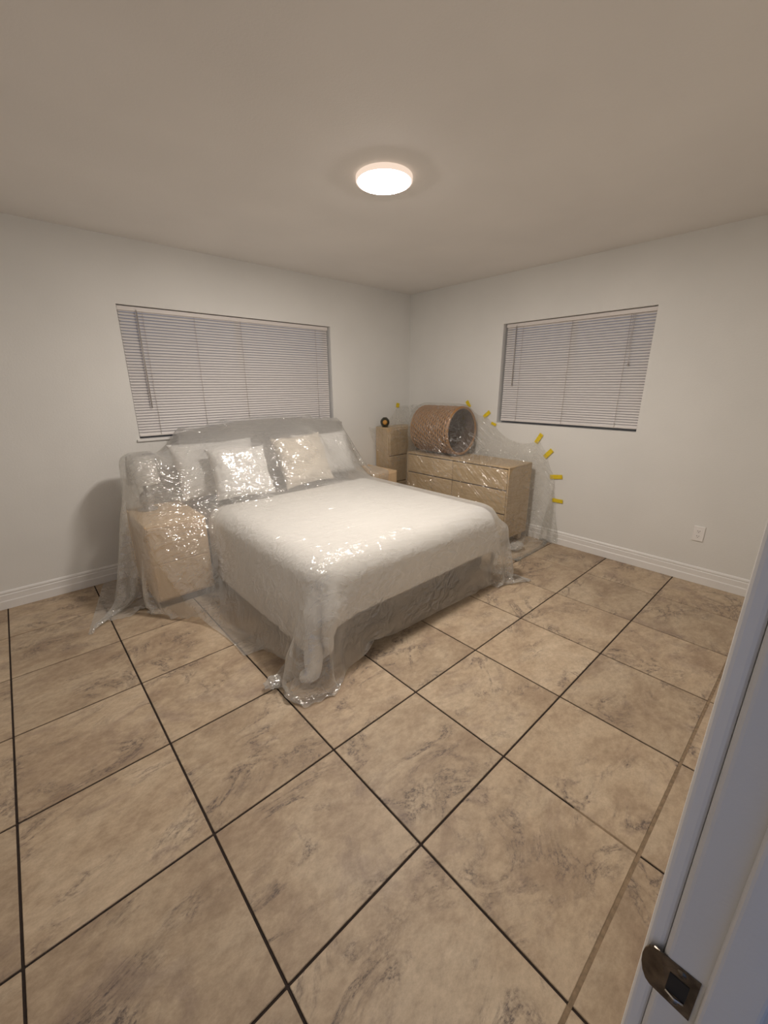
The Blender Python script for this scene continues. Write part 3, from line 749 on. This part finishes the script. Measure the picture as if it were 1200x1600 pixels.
# ---- woven basket lying on its side
BR = 0.243
b_near = np.array([-0.30, -1.04, DT+BR+0.012], np.float32); ang = math.radians(0); b_ax = np.array([math.sin(ang), math.cos(ang), 0], np.float32); BLn = 0.50
bas = thing('woven_basket', (float(b_near[0]+b_ax[0]*BLn/2), float(b_near[1]+b_ax[1]*BLn/2), DT), 'round brown woven basket lying on its side on the dresser', 'basket')
Bm = Matrix.Translation(Vector(b_near.tolist())) @ Matrix(((math.cos(ang), 0, math.sin(ang), 0), (-math.sin(ang), 0, math.cos(ang), 0), (0, 1, 0, 0), (0, 0, 0, 1)))
nb = 17
for k in range(nb):
    bm = bmesh.new(); s0 = 0.018 + (BLn-0.03)*k/(nb-1); sg = 230; cs = 8; V_ = []
    tw = 30
    for i in range(sg):
        a = 2*math.pi*i/sg; row = []
        ph = a*tw/2 + k*math.pi
        wob = 0.0030*math.sin(ph*2)
        for j in range(cs):
            b = 2*math.pi*j/cs
            rr = 0.0098*(1+0.42*math.sin(a*tw+b+k*2.1))
            row.append(bm.verts.new(((BR-0.010+rr*0.75*math.cos(b))*math.cos(a), (BR-0.010+rr*0.75*math.cos(b))*math.sin(a), s0+wob+rr*1.12*math.sin(b))))
        V_.append(row)
    for i in range(sg):
        for j in range(cs):
            bm.faces.new((V_[i][j], V_[(i+1) % sg][j], V_[(i+1) % sg][(j+1) % cs], V_[i][(j+1) % cs]))
    bmesh.ops.transform(bm, matrix=Bm, verts=bm.verts)
    bm_obj('woven_band', bm, M_WEAVE, bas, True)
lathe('lining', [(BR-0.017, 0.006), (BR-0.017, BLn), (0, BLn), (0, BLn-0.006), (BR-0.023, BLn-0.006), (BR-0.023, 0.006), (BR-0.017, 0.006)], (0, 0, 0), M_WEAVE_IN, bas, 64, Bm)
lathe('rim', [(BR-0.026, 0.002), (BR-0.020, -0.006), (BR-0.006, -0.006), (BR+0.001, 0.002), (BR-0.004, 0.012), (BR-0.022, 0.012), (BR-0.026, 0.002)], (0, 0, 0), M_WEAVE, bas, 72, Bm)

# ---- plastic over the bed
CORN = []
for sel in ((Pc[..., 0] < BX0-0.01) & (Pc[..., 1] < BYF-0.01), (Pc[..., 0] > BX1+0.01) & (Pc[..., 1] < BYF-0.01)):
    q_ = Pc[sel]; lowq = q_[q_[:, 2] < 0.52]
    for za, zb_ in ((0.0, 0.16), (0.12, 0.30), (0.26, 0.52)):
        zz = lowq[(lowq[:, 2] >= za) & (lowq[:, 2] < zb_)]
        if len(zz) > 3:
            lo_, hi_ = zz.min(0)-0.046, zz.max(0)+0.046; CORN.append(rbox(lo_, hi_, float(min((hi_-lo_)/2)*0.8)))
HB = rbox((XC-0.80, -0.105, 0.1), (XC+0.80, -0.03, 1.14), 0.02)
HB2 = rbox((XC-0.45, -0.105, 0.1), (XC+0.45, -0.03, 1.178), 0.02)
COMF = rbox((BX0-0.085, BYF-0.068, 0.10), (BX1+0.085, -0.3, 0.606), 0.13)
NSL = rbox((-3.175, -0.77, 0.0), (-2.785, -0.19, 0.605), 0.01); NSR = rbox((-1.045, -0.54, 0.0), (-0.71, -0.05, 0.605), 0.01)
LMP = rbox((-3.15, -0.44, 0.6), (-2.93, -0.22, 1.005), 0.05)
DRS = rbox((DF-0.004, DR, 0.06), (-0.085, DLft, DT+0.002), 0.006)
CHS = rbox((-0.57, -0.245, 0.0), (-0.09, -0.015, 1.012), 0.008)
rs = 0.058
nx, ny = int(3.74/rs)+1, int(2.76/rs)+1
gx = -4.21 + np.arange(nx)*rs; gy = -0.02 - np.arange(ny)*rs
P0 = wrap_init(gx, gy, -3.22, -0.72, BYF-0.11, 1.215)
def hpins(gx, gy):
    k = np.nonzero((gx > XC-0.82) & (gx < XC+0.80))[0]
    pos = np.stack([gx[k], np.full(len(k), -0.028), np.array([head_z(x)+0.012 for x in gx[k]])], -1)
    ki, kj = np.nonzero((np.abs(gx+3.05) < 0.085)[:, None] & (np.abs(gy+0.34) < 0.085)[None, :])   # resting on the lamp shade
    pos2 = np.stack([gx[ki]+0.01, gy[kj], np.full(len(ki), 1.012)], -1)
    ke = np.nonzero((gy < -0.10) & (gy > -0.80))[0]                                                # left hem lying on the floor
    pos3 = np.stack([-3.40-0.26*(-0.1-gy[ke]), gy[ke]*1.0, np.full(len(ke), 0.004)], -1)
    return (np.concatenate([k, ki, np.zeros(len(ke), int)]), np.concatenate([np.zeros(len(k), int), kj, ke])), np.concatenate([pos, pos2, pos3]).astype(np.float32)
def fmask(gx, gy):
    X, Y = np.meshgrid(gx, gy, indexing='ij')
    return ~(((X < -3.29) & (Y < -1.38+0.62*(-3.29-X))) | (np.hypot(np.minimum(X+2.74, 0), np.minimum(Y+2.18, 0)) > 0.45) & (Y < -1.9) | (np.hypot(np.maximum(X+1.07, 0), np.minimum(Y+2.18, 0)) > 0.60) & (Y < -1.9))
cols = [FLOOR, WALLB, HB, HB2, COMF] + CORN + [NSL, NSR, LMP, DRS, CHS] + PIL
Pf = pbd(P0, rs, cols, 130, 12, off=0.012, mu=0.12, pins=hpins(gx, gy), damp=0.96, shear=0.3, comp=0.7, mask=fmask(gx, gy), grav=6)
Pf = refine(Pf); gx2 = np.interp(np.arange(2*nx-1)/2, np.arange(nx), gx); gy2 = np.interp(np.arange(2*ny-1)/2, np.arange(ny), gy)
FM = fmask(gx2, gy2)
Pf = pbd(Pf, rs/2, cols, 80, 9, off=0.014, mu=0.25, pins=hpins(gx2, gy2), damp=0.94, shear=0.25, comp=0.7, mask=FM, grav=6)

def push_out(P, objs, gap):
    """lift film vertices out of whatever mesh they ended up inside"""
    dg = bpy.context.evaluated_depsgraph_get(); dg.update()
    sh = P.shape; F = P.reshape(-1, 3)
    for o in objs:
        ev = o.evaluated_get(dg); me_ = ev.to_mesh()
        mw = o.matrix_world
        vs_ = [mw @ v.co for v in me_.vertices]; fs = [tuple(p.vertices) for p in me_.polygons]
        t = BVHTree.FromPolygons(vs_, fs); ev.to_mesh_clear()
        A = np.array(vs_); lo = A.min(0)-gap; hi = A.max(0)+gap
        for i in np.nonzero(((F > lo) & (F < hi)).all(1))[0]:
            v = Vector(F[i].tolist()); p, nrm, _, d = t.find_nearest(v, 0.25)
            if p is None: continue
            s_ = (v-p).dot(nrm)
            if s_ < gap: F[i] = (p + nrm*gap)[:]
    return F.reshape(sh)
bpy.context.view_layer.update()
pill_objs = [o for o in bpy.data.objects if o.name.split('.')[0] in ('pillow', 'throw_pillow')]
def meshes_of(*names):
    return [c for o in bpy.data.objects if o.parent is None and o.name.split('.')[0] in names for c in o.children_recursive if c.type == 'MESH']
hard = [o for o in meshes_of('nightstand', 'table_lamp', 'bed') if o.name.split('.')[0] not in ('leg', 'plinth', 'mattress')]
for _ in range(2): Pf = push_out(Pf, [comf]+pill_objs+hard, 0.012)
def sheet(name, P, mat, label, mask=None):
    me = grid_mesh(name, P, True, mask); me.materials.append(mat)
    o = mesh_obj(name, me, None); tag(o, label, 'plastic sheet')
    s_ = o.modifiers.new('smooth', 'SUBSURF'); s_.levels = 1; s_.render_levels = 1
    return o
film_bed = sheet('plastic_sheet', Pf, M_FILM, 'large clear plastic drop sheet draped over bed, pillows and lamp nightstand', FM)

# ---- plastic over the dresser, taped to the walls
TP = [(-0.66, 0, 1.02), (-0.211, 0, 1.222), (-0.02, -0.02, 1.235), (0, -0.45, 1.25), (0, -0.89, 1.263), (0, -1.13, 1.168), (0, -1.22, 1.076), (0, -1.72, 0.972), (0, -1.82, 0.845), (0, -1.915, 0.641), (0, -1.955, 0.421), (0, -1.965, 0.03)]
TPv = np.array(TP, float); sl_ = np.concatenate([[0], np.cumsum(np.linalg.norm(np.diff(TPv, axis=0), axis=1))])
rs = 0.05
nu = int(sl_[-1]/rs)+1; nv = int(1.20/rs)+1
uu = np.arange(nu)*rs
path = np.stack([np.interp(uu, sl_, TPv[:, k]) for k in range(3)], -1)
seg_ = np.searchsorted(sl_, uu, side='right')-1
for i_, u_ in enumerate(uu):                              # slack between the strips of tape
    k_ = min(seg_[i_], len(sl_)-2); t_ = (u_-sl_[k_])/(sl_[k_+1]-sl_[k_]); span = sl_[k_+1]-sl_[k_]
    if k_ in (0, 4, 5, 6, 7, 8, 9): path[i_, 1 if k_ >= 7 else 2] += (0.05 if k_ >= 7 else -0.10)*min(span, 0.5)*math.sin(math.pi*t_)**0.7*2
path[:, 0] = np.minimum(path[:, 0], -0.006); path[:, 1] = np.minimum(path[:, 1], -0.006)
def dsheet0(path, nv, rs):
    nu = len(path); P = np.zeros((nu, nv, 3), np.float32)
    for j in range(nv):
        k = np.clip((-path[:, 0]-0.02)/0.2, 0, 1)*0.9
        P[:, j, 0] = path[:, 0]-np.cos(k)*j*rs; P[:, j, 1] = path[:, 1]-np.sin(k)*j*rs; P[:, j, 2] = np.maximum(path[:, 2], np.where(path[:, 1] > -1.0, 1.15, 0))+0.02*(j > 0)
    return P
P0 = dsheet0(path, nv, rs); P0[:, 1:, 2] += np.random.rand(nu, nv-1)*0.02
P0[..., 1] -= 0.0
def tpins(path, uu):
    k = np.arange(len(path)); return (k, np.zeros(len(k), int)), path.astype(np.float32)
CYL = ('cyl', b_near-b_ax*0.012, b_ax, BLn+0.024, BR+0.010)
cols = [FLOOR, WALLB, WALLR, DRS, CHS, NSR, CYL, rbox((-0.58, -0.19, 1.0), (-0.47, -0.08, 1.12), 0.05), COMF]
Pd = pbd(P0, rs, cols, 120, 10, off=0.010, mu=0.2, pins=tpins(path, uu), damp=0.97, shear=0.35, comp=0.6)
Pd = refine(Pd); path2 = refine(np.stack([path, path], 1))[:, 0]
Pd = pbd(Pd, rs/2, cols, 70, 8, off=0.014, mu=0.25, pins=tpins(path2, None), damp=0.95, shear=0.3, comp=0.6)
hard = [o for o in meshes_of('dresser', 'corner_chest', 'nightstand') if o.name.split('.')[0] in ('carcass', 'drawer')]
bpy.context.view_layer.update()
for _ in range(2): Pd = push_out(Pd, hard, 0.010)
film_dr = sheet('plastic_sheet', Pd, M_FILM2, 'thin clear plastic sheet over dresser and basket, taped to the wall')

# ---- crumpled wads of film on the floor
def wad(c, r, seed, label, mat):
    bm = bmesh.new(); bmesh.ops.create_icosphere(bm, subdivisions=4, radius=1.0)
    for v in bm.verts:
        d = v.co.normalized(); k = 1+0.45*noise.noise(d*2.3+Vector((seed, 0, 0)))+0.28*abs(noise.noise(d*6+Vector((seed, 3, 0))))
        v.co = Vector((d.x*r[0], d.y*r[1], d.z*r[2]))*k
    lo = min(v.co.z for v in bm.verts)
    for v in bm.verts: v.co.z = max(v.co.z-lo, 0.0)
    o = bm_obj('plastic_wad', bm, mat, None, True); o.location = (c[0], c[1], 0.001)
    return tag(o, label, 'plastic wad')
wad((-0.44, -1.83), (0.075, 0.05, 0.032), 3, 'crumpled plastic bunched on the floor by the dresser corner', M_FILM)
wad((-2.945, -1.95), (0.040, 0.035, 0.022), 11, 'crumpled plastic knot on the floor beside the hanging comforter corner', M_FILM)

# ---- yellow tape strips
tapes = [(('y', -0.205, 1.235), 0.05, 0.05, 80, 'faint yellow tape strip on the back wall above the corner chest'),
         (('x', -0.885, 1.268), 0.075, 0.038, 125, 'yellow tape strip on the wall right above the basket'),
         (('x', -1.125, 1.172), 0.090, 0.036, 40, 'yellow tape strip on the wall between basket and window'),
         (('x', -1.215, 1.080), 0.060, 0.026, -15, 'small yellow tape strip at the lower window corner'),
         (('x', -1.715, 0.978), 0.100, 0.038, 60, 'steeply tilted yellow tape strip below the window blind'),
         (('x', -1.825, 0.848), 0.100, 0.040, 48, 'tilted yellow tape strip just above the dresser end'),
         (('x', -1.925, 0.643), 0.115, 0.038, 8, 'long nearly level yellow tape strip beside the dresser end'),
         (('x', -1.965, 0.421), 0.100, 0.034, 0, 'lowest yellow tape strip, level, above the baseboard')]
for (wl, a, z), ln, wd, deg, lab in tapes:
    bm = bmesh.new(); n = 6; t_ = 0.0007; G = []
    ca, sa = math.cos(math.radians(deg)), math.sin(math.radians(deg))
    for lay in (0, 1):
        for i in range(n+1):
            for j in (-1, 1):
                s = (i/n-0.5)*ln; q_ = j*wd/2 + random.uniform(-0.0012, 0.0012); lift = 0.0105 + 0.0012*math.sin(i*1.9+a*9) + lay*t_
                A_, Z_ = s*ca - q_*sa, s*sa + q_*ca
                # the picture's right is -y on the right wall and +x on the back wall
                G.append(bm.verts.new((-lift, a-A_, z+Z_) if wl == 'x' else (a+A_, -lift, z+Z_)))
    def g(l, i, j): return G[l*(n+1)*2 + i*2 + j]
    for i in range(n):
        bm.faces.new((g(0, i, 0), g(0, i+1, 0), g(0, i+1, 1), g(0, i, 1))); bm.faces.new((g(1, i, 0), g(1, i, 1), g(1, i+1, 1), g(1, i+1, 0)))
        for j in (0, 1): bm.faces.new((g(0, i, j), g(1, i, j), g(1, i+1, j), g(0, i+1, j)))
    bm.faces.new((g(0, 0, 0), g(0, 0, 1), g(1, 0, 1), g(1, 0, 0))); bm.faces.new((g(0, n, 0), g(1, n, 0), g(1, n, 1), g(0, n, 1)))
    o = bm_obj('tape_strip', bm, M_TAPE); tag(o, lab, 'tape', 'yellow tape strips holding the plastic')
